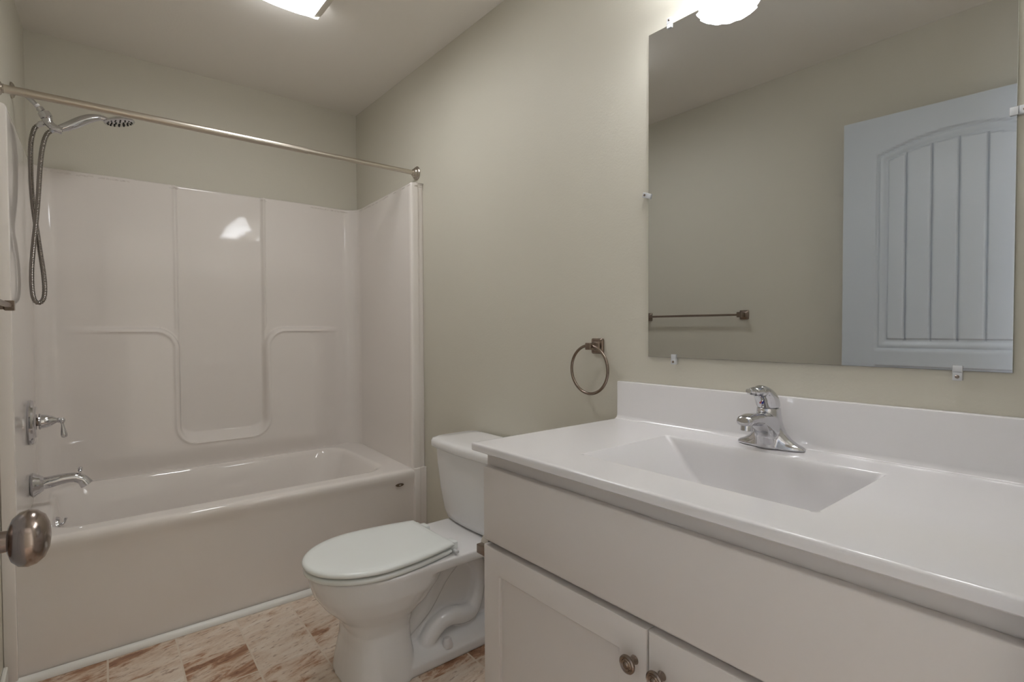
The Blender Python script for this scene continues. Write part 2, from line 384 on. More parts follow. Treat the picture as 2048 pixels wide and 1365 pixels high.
for ring, cnt in ((0.015, 6), (0.029, 10), (0.042, 16)):
    for k in range(cnt):
        c = hc+ha*0.0088+(a*cos(2*pi*k/cnt)+b*sin(2*pi*k/cnt))*ring
        lathe(bm, [(0.0034, 0), (0.003, 0.002), (0.0015, 0.003)], c, ha, 10)
obj('spray_nozzles', fix(bm), M_DARK, hd, 45, rel=worldbase(sh))
bm = bmesh.new(); lathe(bm, [(0.005, 0), (0.0065, 0.002), (0.0065, 0.01), (0.004, 0.013)], hc+Vector((0.0, -0.053, 0.006)), Vector((0, -1, -0.5)), 14); fix(bm)
obj('spray_selector', bm, M_WHITE, hd, 45, rel=worldbase(sh))
# hose
HP = [(hx-0.012, 0.060, 1.937), (hx-0.018, 0.044, 1.915), (hx-0.022, 0.034, 1.86), (hx-0.022, 0.0315, 1.78), (hx-0.022, 0.033, 1.68), (hx-0.018, 0.0375, 1.60), (hx-0.012, 0.045, 1.53), (hx-0.005, 0.053, 1.45), (hx, 0.062, 1.36), (hx+0.002, 0.0645, 1.30),
      (hx+0.004, 0.060, 1.262), (hx+0.004, 0.046, 1.247), (hx+0.004, 0.033, 1.262), (hx+0.006, 0.028, 1.31), (hx+0.009, 0.029, 1.38), (hx+0.012, 0.036, 1.47), (hx+0.014, 0.045, 1.56), (hx+0.014, 0.053, 1.66), (hx+0.010, 0.060, 1.77), (hx+0.006, 0.069, 1.85), (hx+0.002, 0.082, 1.90), (hx, 0.102, 1.922)]
raw = spline(HP, 40); pts = [raw[0]]; acc = 0
dist = [0]
for p, q in zip(raw, raw[1:]): dist.append(dist[-1]+(q-p).length)
res = []; i = 0; s_ = 0.0
while s_ < dist[-1]:
    while dist[i+1] < s_: i += 1
    t = (s_-dist[i])/(dist[i+1]-dist[i]); res.append(raw[i].lerp(raw[i+1], t)); s_ += 0.0016
bm = bmesh.new(); tube(bm, res, [0.0070 if (k//2) % 2 else 0.0086 for k in range(len(res))], 12); fix(bm)
obj('metal_hose', bm, M_HOSE, sh, 80)
bm = bmesh.new(); tube(bm, [(hx-0.006, 0.072, 1.943), (hx-0.014, 0.054, 1.930)], [0.0105, 0.0085], 8)
tube(bm, [(hx, 0.108, 1.928), (hx+0.001, 0.092, 1.912)], [0.0105, 0.0085], 8); fix(bm)
obj('hose_coupling', bm, M_CHR, sh, 30)

# ------------------------------------------------------------------ tub valve
ys = 0.0080
vx = 0.38; va = thing('shower_valve', 'round chrome shower valve plate with drop lever on left tub wall', 'faucet valve', (vx, ys, 0.79))
bm = bmesh.new(); lathe(bm, [(0.083, 0.0), (0.087, 0.005), (0.087, 0.010), (0.083, 0.016), (0.074, 0.0195), (0.062, 0.020), (0.058, 0.024), (0.040, 0.0255), (0.0, 0.0255)], (vx, ys, 0.788), (0, 1, 0), 64); fix(bm)
obj('escutcheon', bm, M_CHR, va, 30)
bm = bmesh.new(); lathe(bm, [(0.016, 0.022), (0.016, 0.032)], (vx, ys, 0.788), (0, 1, 0), 32); fix(bm); obj('stem', bm, M_BRZ, va, 30)
bm = bmesh.new(); lathe(bm, [(0.012, 0.030), (0.030, 0.030), (0.031, 0.034), (0.027, 0.037), (0.0265, 0.042), (0.025, 0.054), (0.019, 0.068), (0.011, 0.080), (0.009, 0.084), (0.011, 0.086), (0.009, 0.089), (0.004, 0.094), (0, 0.094)], (vx, ys, 0.788), (0, 1, 0), 40); fix(bm)
hb = obj('handle_hub', bm, M_CHR, va, 35)
bm = bmesh.new(); lathe(bm, [(0.0, -0.012), (0.007, -0.010), (0.0105, -0.003), (0.0105, 0.003), (0.007, 0.009), (0.0045, 0.014), (0.0055, 0.024), (0.0085, 0.042), (0.0105, 0.056), (0.0095, 0.065), (0.005, 0.069), (0, 0.069)], (vx, ys+0.098, 0.786), (0.05, 0.10, -1), 24); fix(bm)
obj('lever', bm, M_CHR, hb, 45, rel=worldbase(va))
# ------------------------------------------------------------------ tub spout
tsz = 0.545
ts = thing('tub_spout', 'chrome tub spout with diverter knob on left wall over the bathtub', 'spout', (vx, ys, tsz))
bm = bmesh.new(); lathe(bm, [(0.034, 0), (0.043, 0.004), (0.047, 0.010), (0.045, 0.015), (0.039, 0.021), (0.038, 0.026), (0.032, 0.033), (0.027, 0.040)], (vx, ys, tsz), (0, 1, 0), 40); fix(bm); obj('flange', bm, M_CHR, ts, 35)
bm = bmesh.new(); P = spline([(vx, ys+0.028, tsz), (vx, ys+0.06, tsz+0.004), (vx, ys+0.10, tsz+0.009), (vx, ys+0.132, tsz+0.008), (vx, ys+0.155, tsz-0.004), (vx, ys+0.170, tsz-0.026)], 8)
n = len(P); tube(bm, P, [0.0235-0.0045*sm(i/(n*0.6))+0.003*sm((i/n-0.75)/0.25) for i in range(n)], 24); fix(bm)
sp = obj('spout_body', bm, M_CHR, ts, 50)
bm = bmesh.new(); lathe(bm, [(0.004, 0), (0.004, 0.008), (0.0075, 0.011), (0.0085, 0.014), (0.006, 0.017), (0.0085, 0.021), (0.006, 0.026), (0.0, 0.027)], (vx, ys+0.149, tsz+0.020), (0, 0.05, 1), 20); fix(bm)
obj('diverter_knob', bm, M_CHR, sp, 45, rel=worldbase(ts))

# ------------------------------------------------------------------ ceiling light
cx0, cx1, cy0, cy1 = 0.985, 1.38, 0.655, 0.945
cl = thing('ceiling_light', 'rectangular white wraparound ceiling light glowing near the bathtub', 'ceiling light', ((cx0+cx1)/2, (cy0+cy1)/2, H))
obj('housing', B(cx0+0.01, cx1-0.01, cy0+0.02, cy1-0.02, H-0.03, H-0.0005, bev=0.003), M_WHITE, cl, 40)
ym = (cy0+cy1)/2; hwid = (cy1-cy0)/2
bm = bmesh.new(); loops = []
for x, sc in ((cx0, 1.0), (cx0+0.012, 1.0), (cx1-0.012, 1.0), (cx1, 1.0)):
    lp = []
    for k in range(13):
        t = -1+2*k/12; lp.append(Vector((x, ym+t*(hwid-0.040), H-0.076+0.010*abs(t)**3)))
    for k in range(12, -1, -1):
        t = -1+2*k/12; lp.append(Vector((x, ym+t*(hwid-0.040), H-0.060)))
    loops.append(lp)
loft(bm, loops); fix(bm); df = obj('diffuser', bm, M_LENS, cl, 40)
for s in (1, -1):        # curved ribbed sides
    bm = bmesh.new(); lp0 = []
    for k in range(29):
        t = k/28; ang = t*pi/2
        y = ym+s*(hwid-0.040+0.040*sin(ang)); z = H-0.067+0.060*(1-cos(ang))
        rb = 0.0022*(1 if (k//2) % 2 else -1)
        lp0.append(Vector((0, y+s*rb, z)))
    for k in range(28, -1, -1): lp0.append(lp0[k]+Vector((0, -s*0.004, 0.003)))
    loft(bm, [[Vector((x, p.y, p.z)) for p in lp0] for x in (cx0, cx1)]); fix(bm); obj('ribbed_side', bm, M_LSIDE, cl, 20)
for xe in (cx0-0.004, cx1):   # end caps
    bm = bmesh.new(); pl = []
    for k in range(25):
        t = -1+2*k/24; zz = H-0.070 if abs(t) < 0.8 else H-0.070+0.062*(1-cos((abs(t)-0.8)/0.2*pi/2))
        pl.append((xe, ym+t*hwid, zz))
    pl += [(xe, ym+hwid, H-0.002), (xe, ym-hwid, H-0.002)]
    obj('end_cap', extrude_poly(bm, pl, (0.004, 0, 0)), M_ENDGLOW, cl, 40)

# ------------------------------------------------------------------ toilet
TC = 1.452
toi = thing('toilet', 'white two-piece toilet with closed lid between bathtub and vanity', 'toilet', (TC, 1.1, 0))
def egg(yf, yb, hw, z, n=48, e=2.0, ymid=None):
    """egg outline, front at yf (small y)"""
    ym_ = ymid if ymid is not None else yf+(yb-yf)*0.52
    out = []
    for k in range(n):
        a = 2*pi*k/n; c, s = cos(a), sin(a)
        L = (yb-ym_) if c > 0 else (ym_-yf)
        ex = 2/e if c <= 0 else 2/max(e, 3.0)
        out.append(Vector((TC+hw*math.copysign(abs(s)**ex, s), ym_+L*math.copysign(abs(c)**ex, c), z)))
    return out
bm = bmesh.new()
loft(bm, [egg(0.800, 1.035, 0.153, 0.0, e=3), egg(0.806, 1.03, 0.146, 0.04, e=3), egg(0.82, 1.02, 0.130, 0.12, e=3), egg(0.82, 1.02, 0.124, 0.165, e=2.8), egg(0.80, 1.03, 0.132, 0.205, e=2.3),
          egg(0.755, 1.085, 0.158, 0.25), egg(0.725, 1.125, 0.172, 0.295), egg(0.712, 1.15, 0.176, 0.335), egg(0.708, 1.16, 0.178, 0.36), egg(0.712, 1.16, 0.175, 0.368)])
# deck under the tank
loft(bm, [rrect(TC-0.11, TC+0.11, 1.02, 1.42, 0.03, 0.320), rrect(TC-0.168, TC+0.168, 1.02, 1.455, 0.03, 0.335), rrect(TC-0.172, TC+0.172, 1.02, 1.46, 0.03, 0.350), rrect(TC-0.168, TC+0.168, 1.02, 1.455, 0.03, 0.368)])
# rear web
loft(bm, [rrect(TC-0.075, TC+0.075, 0.98, 1.42, 0.03, 0.0), rrect(TC-0.058, TC+0.058, 0.98, 1.42, 0.03, 0.08), rrect(TC-0.056, TC+0.056, 0.98, 1.42, 0.03, 0.30), rrect(TC-0.10, TC+0.10, 1.0, 1.44, 0.03, 0.345)])
# foot flange
loft(bm, [rrect(TC-0.142, TC+0.142, 0.93, 1.43, 0.04, 0.0), rrect(TC-0.140, TC+0.140, 0.93, 1.43, 0.04, 0.030), rrect(TC-0.125, TC+0.125, 0.94, 1.42, 0.04, 0.045), rrect(TC-0.07, TC+0.07, 0.95, 1.40, 0.04, 0.075)])
for s in (1, -1):   # trapway bulges
    tube(bm, spline([(TC+s*0.072, 1.065, 0.030), (TC+s*0.078, 1.085, 0.075), (TC+s*0.078, 1.12, 0.108), (TC+s*0.076, 1.17, 0.118), (TC+s*0.074, 1.225, 0.105), (TC+s*0.066, 1.27, 0.11), (TC+s*0.055, 1.30, 0.17), (TC+s*0.047, 1.31, 0.25), (TC+s*0.045, 1.27, 0.31)], 6), 0.033, 14)
    tube(bm, spline([(TC+s*0.040, 1.0, 0.11), (TC+s*0.042, 1.08, 0.17), (TC+s*0.042, 1.15, 0.26), (TC+s*0.038, 1.22, 0.315)], 6), 0.034, 14)
fix(bm)
bowl = obj('bowl', bm, M_CER, toi, 60); modr(bowl, 0.0042, 6)
# bolt caps
for s in (1, -1):
    bm = bmesh.new(); lathe(bm, [(0.019, 0), (0.0185, 0.008), (0.0135, 0.028), (0.010, 0.031), (0, 0.031)], (TC+s*0.118, 1.135, 0.040), (0, 0, 1), 28); fix(bm)
    obj('bolt_cap', bm, M_WHITE, toi, 40)
# tank
bm = bmesh.new()
def tk(x0, x1, yf, z, bow=0.018):
    lp = rrect(x0, x1, yf, 1.478, 0.035, z, 6)
    # bowed front: insert more points by displacing front points by x
    out = []
    n = len(lp)
    for i in range(n):
        a, b = lp[i], lp[(i+1) % n]
        m_ = 6 if (b-a).length > 0.06 else 1
        for k in range(m_): out.append(a.lerp(b, k/m_))
    xc = (x0+x1)/2; hw = (x1-x0)/2
    for p in out:
        if p.y < yf+0.03: p.y -= bow*(1-((p.x-xc)/hw)**2)
    return out
loft(bm, [tk(TC-0.175, TC+0.175, 1.330, 0.372), tk(TC-0.185, TC+0.185, 1.318, 0.378), tk(TC-0.196, TC+0.196, 1.310, 0.41), tk(TC-0.204, TC+0.204, 1.296, 0.50), tk(TC-0.212, TC+0.212, 1.288, 0.60), tk(TC-0.216, TC+0.216, 1.284, 0.668)]); fix(bm)
obj('tank', bm, M_CER, toi, 50)
bm = bmesh.new()
loft(bm, [tk(TC-0.212, TC+0.212, 1.286, 0.662), tk(TC-0.226, TC+0.226, 1.272, 0.664), tk(TC-0.229, TC+0.229, 1.268, 0.670), tk(TC-0.229, TC+0.229, 1.268, 0.688), tk(TC-0.225, TC+0.225, 1.273, 0.698), tk(TC-0.212, TC+0.212, 1.288, 0.703), tk(TC-0.15, TC+0.15, 1.33, 0.704)]); fix(bm)
obj('tank_lid', bm, M_CER, toi, 50)
# seat ring and lid
def seatline(off, z, yb=1.150, n=40):
    yf, ymid, hw, hb = 0.692, 0.905, 0.180, 0.143
    out = []
    for k in range(n+1):      # front half ellipse from +x side to -x side
        a = pi*k/n; out.append(Vector((TC+(hw-off)*cos(a), ymid-(ymid-yf-off)*sin(a), z)))
    m_ = 12; L = yb-off-ymid
    left = []
    for k in range(1, m_+1):
        t = k/m_; left.append(Vector((TC-(hw-(hw-hb)*t**1.8-off), ymid+L*t, z)))
    right = [Vector((2*TC-p.x, p.y, z)) for p in reversed(left)]
    return out+left+right
bm = bmesh.new()
loft(bm, [seatline(0.014, 0.3695), seatline(0.007, 0.370), seatline(0.004, 0.373), seatline(0.003, 0.378), seatline(0.004, 0.383), seatline(0.009, 0.3865), seatline(0.022, 0.387)]); fix(bm)
seat = obj('seat', bm, M_SEAT, toi, 50)
bm = bmesh.new()
loft(bm, [seatline(0.022, 0.3915), seatline(0.006, 0.3925), seatline(0.0015, 0.394), seatline(0.0, 0.397), seatline(0.0, 0.402), seatline(0.004, 0.4065), seatline(0.011, 0.409), seatline(0.03, 0.4105), seatline(0.07, 0.411)]); fix(bm)
obj('lid', bm, M_SEAT, toi, 50)
for s in (1, -1):
    bm = bmesh.new(); box(bm, TC+s*0.095-0.022, TC+s*0.095+0.022, 1.147, 1.182, 0.368, 0.396, 0.004)
    tube(bm, [(TC+s*0.095-0.03, 1.154, 0.394), (TC+s*0.095+0.03, 1.154, 0.394)], 0.007, 14)
    obj('hinge', fix(bm), M_SEAT, toi, 40)
bm = bmesh.new(); box(bm, TC+0.135, TC+0.165, 1.142, 1.156, 0.376, 0.386, 0.003); obj('hinge_pin', bm, M_CLIP, toi, 40)
for s in (1, -1):
    bm = bmesh.new(); box(bm, TC+s*0.125-0.01, TC+s*0.125+0.01, 0.80, 0.82, 0.3635, 0.3685, 0.002)
    obj('bumper', bm, M_WHITE, toi, 40)

# ------------------------------------------------------------------ vanity cabinet
VX0, VX1, VY = 2.066, 3.045, 0.945      # body: left, right, front plane
van = thing('vanity_cabinet', 'off-white shaker vanity cabinet standing under the white sink countertop', 'cabinet', ((VX0+VX1)/2, 1.2, 0))
bm = bmesh.new(); t_ = 0.016
box(bm, VX0, VX0+t_, VY+0.001, W-0.002, 0.0, 0.8385); box(bm, VX1-t_, VX1, VY+0.001, W-0.002, 0.0, 0.8385)      # sides
box(bm, VX0+t_, VX1-t_, VY+0.001, W-0.002, 0.10, 0.116); box(bm, VX0+t_, VX1-t_, W-0.014, W-0.002, 0.116, 0.8385)  # bottom, back
box(bm, VX0+t_, VX1-t_, VY+0.07, VY+0.082, 0.0, 0.10)                                                            # toe board
box(bm, VX0, VX1, VY, VY+0.018, 0.79, 0.8385); box(bm, VX0, VX1, VY, VY+0.018, 0.59, 0.655); box(bm, VX0, VX1, VY, VY+0.018, 0.10, 0.14)
box(bm, VX0, VX0+0.04, VY, VY+0.018, 0.14, 0.79); box(bm, VX1-0.04, VX1, VY, VY+0.018, 0.14, 0.79)
obj('carcass', bm, M_CAB, van, 30)
def shaker(x0, x1, z0, z1, st):
    bm = bmesh.new(); yf = VY-0.021; yb = VY-0.001
    n = 0
    outer = [(x0, z0), (x1, z0), (x1, z1), (x0, z1)]
    inner = [(x0+st, z0+st), (x1-st, z0+st), (x1-st, z1-st), (x0+st, z1-st)]
    def ring(pts, y): return [bm.verts.new((p[0], y, p[1])) for p in pts]
    def inset(pts, d): 
        s = [(1, 1), (-1, 1), (-1, -1), (1, -1)]
        return [(p[0]+s[i][0]*d, p[1]+s[i][1]*d) for i, p in enumerate(pts)]
    R_ = [ring(outer, yb), ring(outer, yf+0.004), ring(inset(outer, 0.0012), yf+0.0012), ring(inset(outer, 0.004), yf), ring(inner, yf), ring(inset(inner, 0.0015), yf+0.0015), ring(inset(inner, 0.002), yf+0.0085)]
    for a, b in zip(R_, R_[1:]):
        for i in range(4): j = (i+1) % 4; bm.faces.new((a[i], a[j], b[j], b[i]))
    bm.faces.new(R_[-1]); bm.faces.new(list(reversed(R_[0])))
    return fix(bm)
ZD = 0.614
xs = 2.5585
bm = B(VX0+0.010, VX1-0.012, VY-0.021, VY-0.001, 0.627, 0.806, bev=0.0035)
obj('false_drawer_front', bm, M_CAB, van, 30)
for (a, b, kx) in ((VX0+0.010, xs-0.0015, xs-0.027), (xs+0.0015, VX1-0.012, xs+0.030)):
    dr = obj('cabinet_door', shaker(a, b, 0.115, ZD, 0.060), M_CAB, van, 30)
    bm = bmesh.new()
    lathe(bm, [(0.0085, 0), (0.0075, 0.003), (0.0055, 0.008), (0.0060, 0.014), (0.010, 0.0165), (0.0152, 0.018), (0.0165, 0.020), (0.0162, 0.0225), (0.0135, 0.0245), (0.012, 0.0235), (0.0105, 0.0235), (0.009, 0.0255), (0.0075, 0.0245), (0.006, 0.0245), (0.004, 0.0268), (0, 0.0275)], (kx, VY-0.0215, 0.549), (0, -1, 0), 40); fix(bm)
    obj('knob', bm, M_BRZ, dr, 30, rel=worldbase(van))

# ------------------------------------------------------------------ countertop with integral sink
ctr = thing('sink_countertop', 'glossy white one-piece countertop with recessed rectangular sink and backsplash', 'countertop', (2.55, 1.2, 0.84))
CX0, CX1, CYF, CZ = 2.040, 3.0645, 0.915, 0.859
bm = bmesh.new()
YB = W-0.001; YS = W-0.020
def lp_out(d, z): # rectangle with points along edges; CCW from (x1,y1)
    return rrect(CX0+d, CX1-0.0, CYF+d, YB, 0.0005, z, 8)
sink = [(2.294, 2.796, 1.024, 1.364, 0.012, CZ), (2.300, 2.790, 1.030, 1.358, 0.012, CZ), (2.3015, 2.7885, 1.0315, 1.3565, 0.0125, CZ-0.0012), (2.305, 2.786, 1.034, 1.354, 0.014, CZ-0.005),
        (2.322, 2.780, 1.036, 1.352, 0.014, 0.840), (2.345, 2.775, 1.040, 1.350, 0.014, 0.812), (2.373, 2.770, 1.044, 1.347, 0.015, 0.780), (2.400, 2.765, 1.047, 1.344, 0.016, 0.752), (2.425, 2.758, 1.053, 1.338, 0.02, 0.738), (2.470, 2.745, 1.07, 1.32, 0.02, 0.731), (2.54, 2.69, 1.12, 1.27, 0.02, 0.728)]
loops = [lp_out(0.002, 0.8395), lp_out(0.0, 0.8415), lp_out(0.0, CZ-0.008), lp_out(0.0, CZ-0.003), lp_out(0.0012, CZ-0.0012), lp_out(0.004, CZ), lp_out(0.010, CZ)]
# subdivide radius-matched loops (same count = 36)
loops += [rrect(*s[:5], s[5], 8) for s in sink]
# outer underside is left open over the cabinet except at the rim
inner_bottom = rrect(2.07, 3.03, 0.95, YB, 0.0005, 0.8395, 8)
loft(bm, [inner_bottom]+loops, False, True); fix(bm)
obj('counter_slab', bm, M_CTR, ctr, 35)
bm = bmesh.new(); pr = [(YB, CZ-0.002), (YB, 0.9745), (YS+0.003, 0.9745), (YS+0.0008, 0.9735), (YS, 0.971), (YS, CZ+0.012), (YS-0.002, CZ+0.006), (YS-0.006, CZ+0.0018), (YS-0.012, CZ+0.0003), (YS-0.012, CZ-0.002)]
loft(bm, [[Vector((x, p[0], p[1])) for p in pr] for x in (CX0+0.001, CX0+0.0016, CX1)]); fix(bm)
obj('backsplash', bm, M_CTR, ctr, 30)
bm = bmesh.new(); lathe(bm, [(0.022, 0), (0.022, 0.002), (0.017, 0.0035), (0.015, 0.001), (0, 0.0005)], (2.61, 1.195, 0.7282), (0, 0, 1), 32); fix(bm); obj('drain', bm, M_CHR, ctr, 30)

# ------------------------------------------------------------------ faucet
fx, fy = 2.5375, 1.425
fa = thing('sink_faucet', 'chrome single-lever faucet on centre of the white countertop', 'faucet', (fx, fy, CZ))
def wing(z, a, b, yo=0.0, n=40): # superellipse outline
    return [Vector((fx+a*cos(2*pi*k/n), fy+yo+b*sin(2*pi*k/n), CZ+z)) for k in range(n)]
bm = bmesh.new()
loft(bm, [wing(0.0005, 0.079, 0.027), wing(0.006, 0.079, 0.027), wing(0.010, 0.074, 0.026), wing(0.015, 0.062, 0.0255), wing(0.024, 0.048, 0.025, -0.001), wing(0.036, 0.038, 0.0245, -0.003), wing(0.05, 0.0325, 0.0250, -0.006), wing(0.066, 0.0290, 0.0260, -0.009), wing(0.082, 0.0270, 0.0260, -0.010), wing(0.095, 0.0255, 0.0255, -0.010)])
# skirt under the spout and spout arm
def sec(y, zc, a, h, n=28): return [Vector((fx+a*math.copysign(abs(cos(2*pi*k/n))**0.8, cos(2*pi*k/n)), y, CZ+zc+h*math.copysign(abs(sin(2*pi*k/n))**0.8, sin(2*pi*k/n)))) for k in range(n)]
loft(bm, [sec(fy+0.004, 0.045, 0.028, 0.038), sec(fy-0.02, 0.050, 0.0285, 0.036), sec(fy-0.045, 0.062, 0.0255, 0.024), sec(fy-0.075, 0.0735, 0.0235, 0.0145), sec(fy-0.100, 0.0765, 0.0215, 0.0125), sec(fy-0.122, 0.075, 0.019, 0.0115), sec(fy-0.130, 0.074, 0.015, 0.009)])
loft(bm, [wing(0.001, 0.030, 0.030, -0.006), wing(0.03, 0.026, 0.030, -0.008), wing(0.05, 0.025, 0.032, -0.012)])
fix(bm)
fb = obj('faucet_body', bm, M_CHR, fa, 60); modr(fb, 0.0016, 14)
bm = bmesh.new(); lathe(bm, [(0.0125, 0), (0.0125, 0.015), (0.0105, 0.0165), (0, 0.0165)], (fx, fy-0.113, CZ+0.068), (0, -0.08, -1), 28); fix(bm); obj('aerator', bm, M_CHR, fa, 35)
# lever handle: tilted dome with scooped front lip
bm = bmesh.new()
def hsec(c, a, b, tilt, n=36):
    out = []
    for k in range(n):
        t = 2*pi*k/n; px, py = a*cos(t), b*sin(t)
        out.append(Vector((fx+px, c[0]+py*cos(tilt), CZ+c[1]+py*sin(tilt))))
    return out
loft(bm, [hsec((fy-0.011, 0.0955), 0.0240, 0.0240, 0.05), hsec((fy-0.012, 0.099), 0.0255, 0.0255, 0.04), hsec((fy-0.017, 0.111), 0.0265, 0.0275, -0.05), hsec((fy-0.025, 0.123), 0.0260, 0.0300, -0.18), hsec((fy-0.031, 0.133), 0.0235, 0.0300, -0.24), hsec((fy-0.036, 0.141), 0.018, 0.024, -0.28), hsec((fy-0.038, 0.1455), 0.010, 0.014, -0.28)])
tube(bm, spline([(fx, fy-0.030, CZ+0.130), (fx, fy-0.060, CZ+0.136), (fx, fy-0.085, CZ+0.137), (fx, fy-0.105, CZ+0.140)], 6), [0.013]*6+[0.0105]*6+[0.008]*5+[0.0062]*2, 18, sx=1.35)
fix(bm); hd = obj('lever_handle', bm, M_CHR, fa, 60); modr(hd, 0.0013, 10)
bm = bmesh.new(); lathe(bm, [(0.0026, 0), (0.0022, 0.0012), (0, 0.0014)], (fx+0.002, fy-0.0445, CZ+0.108), (0, -1, 0), 14); fix(bm); obj('cold_mark', bm, M_BLUE, hd, 30, rel=worldbase(fa))
bm = bmesh.new(); lathe(bm, [(0.0022, 0), (0.0018, 0.0012), (0, 0.0014)], (fx-0.003, fy-0.0445, CZ+0.108), (0, -1, 0), 14); fix(bm); obj('hot_mark', bm, M_RED, hd, 30, rel=worldbase(fa))

# ------------------------------------------------------------------ mirror
MX0, MX1, MZ0, MZ1 = 2.147, 2.946, 1.055, 2.004
mi = thing('wall_mirror', 'large frameless rectangular wall mirror hanging above the backsplash', 'mirror', ((MX0+MX1)/2, W, MZ0))
obj('glass_back', B(MX0, MX1, W-0.0045, W-0.0008, MZ0, MZ1), M_MEDGE, mi)
obj('mirror_face', B(MX0, MX1, W-0.0062, W-0.0046, MZ0, MZ1, bev=0.0005, seg=1), M_MIR, mi)
def clip(name_label, x, z, ang):
    t = thing('mirror_clip', name_label, 'mirror clip', (x, W, z), 0, 'clear plastic clips around the mirror')
    t.rotation_euler = (0, ang, 0)
    # local: z points outward from mirror edge (rotated by ang about y)
    bm = bmesh.new(); Z = Matrix.Identity(4)
    box(bm, -0.0075, 0.0075, -0.0105, -0.0065, -0.010, 0.004, 0.001, 2); box(bm, -0.0075, 0.0075, -0.0105, -0.0006, 0.001, 0.019, 0.0012, 2)
    obj('clip_body', bm, M_CLIP, t, 30, rel=Z)
    bm = bmesh.new(); lathe(bm, [(0.0036, 0), (0.0034, 0.001), (0.002, 0.002), (0, 0.002)], (0, -0.0105, 0.0115), (0, -1, 0), 16); fix(bm)
    obj('screw', bm, M_KNOB, t, 30, rel=Z)
clip('clear plastic mirror clip on the top edge near the left corner', 2.219, MZ1, 0)
clip('clear plastic mirror clip at mid-height of the left mirror edge', MX0, 1.533, -pi/2+0.35)
clip('clear plastic mirror clip on the bottom edge near the left corner', 2.236, MZ0, pi)
clip('clear plastic mirror clip on the bottom edge near the right corner', 2.868, MZ0, pi)
clip('clear plastic mirror clip at mid-height of the right mirror edge', MX1, 1.529, pi/2)

# ------------------------------------------------------------------ towel ring
tr = thing('towel_ring', 'dark nickel towel ring on the wall left of the backsplash', 'towel ring', (1.94, W, 1.08))
bm = bmesh.new(); pz, px_ = 1.082, 1.945
def sq(c, h, y, r): 
    return [Vector((p.x, y, p.y)) for p in rrect(c[0]-h, c[0]+h, c[1]-h, c[1]+h, r, 0, 5)]
loft(bm, [sq((px_, pz), 0.0255, W-0.0005, 0.006), sq((px_, pz), 0.0255, W-0.005, 0.006), sq((px_, pz), 0.022, W-0.009, 0.006), sq((px_, pz), 0.016, W-0.0105, 0.006), sq((px_, pz), 0.0115, W-0.016, 0.004), sq((px_, pz), 0.0105, W-0.028, 0.003)]); fix(bm)
obj('mounting_plate', bm, M_BRZ, tr, 30)
bm = bmesh.new(); box(bm, px_-0.0115, px_+0.0115, W-0.052, W-0.026, pz-0.0115, pz+0.0115, 0.002); obj('post', bm, M_BRZ, tr, 30)
bm = bmesh.new(); rc = Vector((px_-0.004, W-0.040, 1.006)); tube(bm, [rc+Vector((0.0785*sin(2*pi*k/72), 0.0, 0.0785*cos(2*pi*k/72))) for k in range(73)], 0.0048, 14, cap=False); fix(bm)
obj('ring', bm, M_BRZ, tr, 60)
# ------------------------------------------------------------------ towel bar on left wall
tb = thing('towel_bar', 'dark nickel towel bar on the left wall seen in the mirror', 'towel bar', (1.36, YL, 1.215))
bz = 1.212
for x in (1.035, 1.665):
    bm = bmesh.new(); loft(bm, [sq((x, bz), 0.0255, YL+0.0005, 0.006), sq((x, bz), 0.0255, YL+0.005, 0.006), sq((x, bz), 0.020, YL+0.010, 0.006), sq((x, bz), 0.012, YL+0.016, 0.004), sq((x, bz), 0.011, YL+0.038, 0.003), sq((x, bz), 0.0145, YL+0.042, 0.003), sq((x, bz), 0.0145, YL+0.060, 0.003), sq((x, bz), 0.013, YL+0.062, 0.003)]); fix(bm)
    obj('post', bm, M_BRZ, tb, 30)
obj('bar', B(1.035, 1.665, YL+0.046, YL+0.056, bz-0.006, bz+0.006, bev=0.001), M_BRZ, tb, 30)

# ------------------------------------------------------------------ open door against the left wall
DW, DH, DT = 0.813, 2.05, 0.035
DX, DY = 2.187, 0.078           # latch edge of the room-side face
dang = atan2(0.060, DW)         # hinge side lies closer to the wall
dbm = bmesh.new()
NX, NZ = 150, 330
def dpt(u, d, z):               # u from latch to hinge, d depth behind the face
    ca, sa = cos(dang), -sin(dang)
    return Vector((DX+u*ca+d*sa, DY+u*sa-d*ca, z))
def ddepth(u, z):
    uc = DW/2; hwp = 0.283
    t = (u-uc)/hwp
    def panel(sd, grooves):     # sd >0 inside
        h = 0
        if sd > 0: h += 0.0065*sm(sd/0.009)-0.003*sm((sd-0.012)/0.006)
        if sd > 0.022: h += 0.0045*sm((sd-0.022)/0.022)
        if sd > 0.046:
            h -= 0.0055*sm((sd-0.046)/0.004)
            if grooves:
                for k in (-2.5, -1.5, -0.5, 0.5, 1.5, 2.5):
                    pass
                for k in (-2, -1, 0, 1, 2):
                    h += 0.006*math.exp(-((u-uc-k*0.087)/0.0038)**2)
        return h
    ztop = 1.895+0.062*(1-t*t)
    sd1 = min(hwp-abs(u-uc), z-1.040, (ztop-z)*0.97)
    sd2 = min(hwp-abs(u-uc), 0.975-z, z-0.24)
    return 1.6*(panel(sd1, True)+panel(sd2, True))
us = [DW*i/NX for i in range(NX+1)]; zz = [0.012+DH*i/NZ for i in range(NZ+1)]
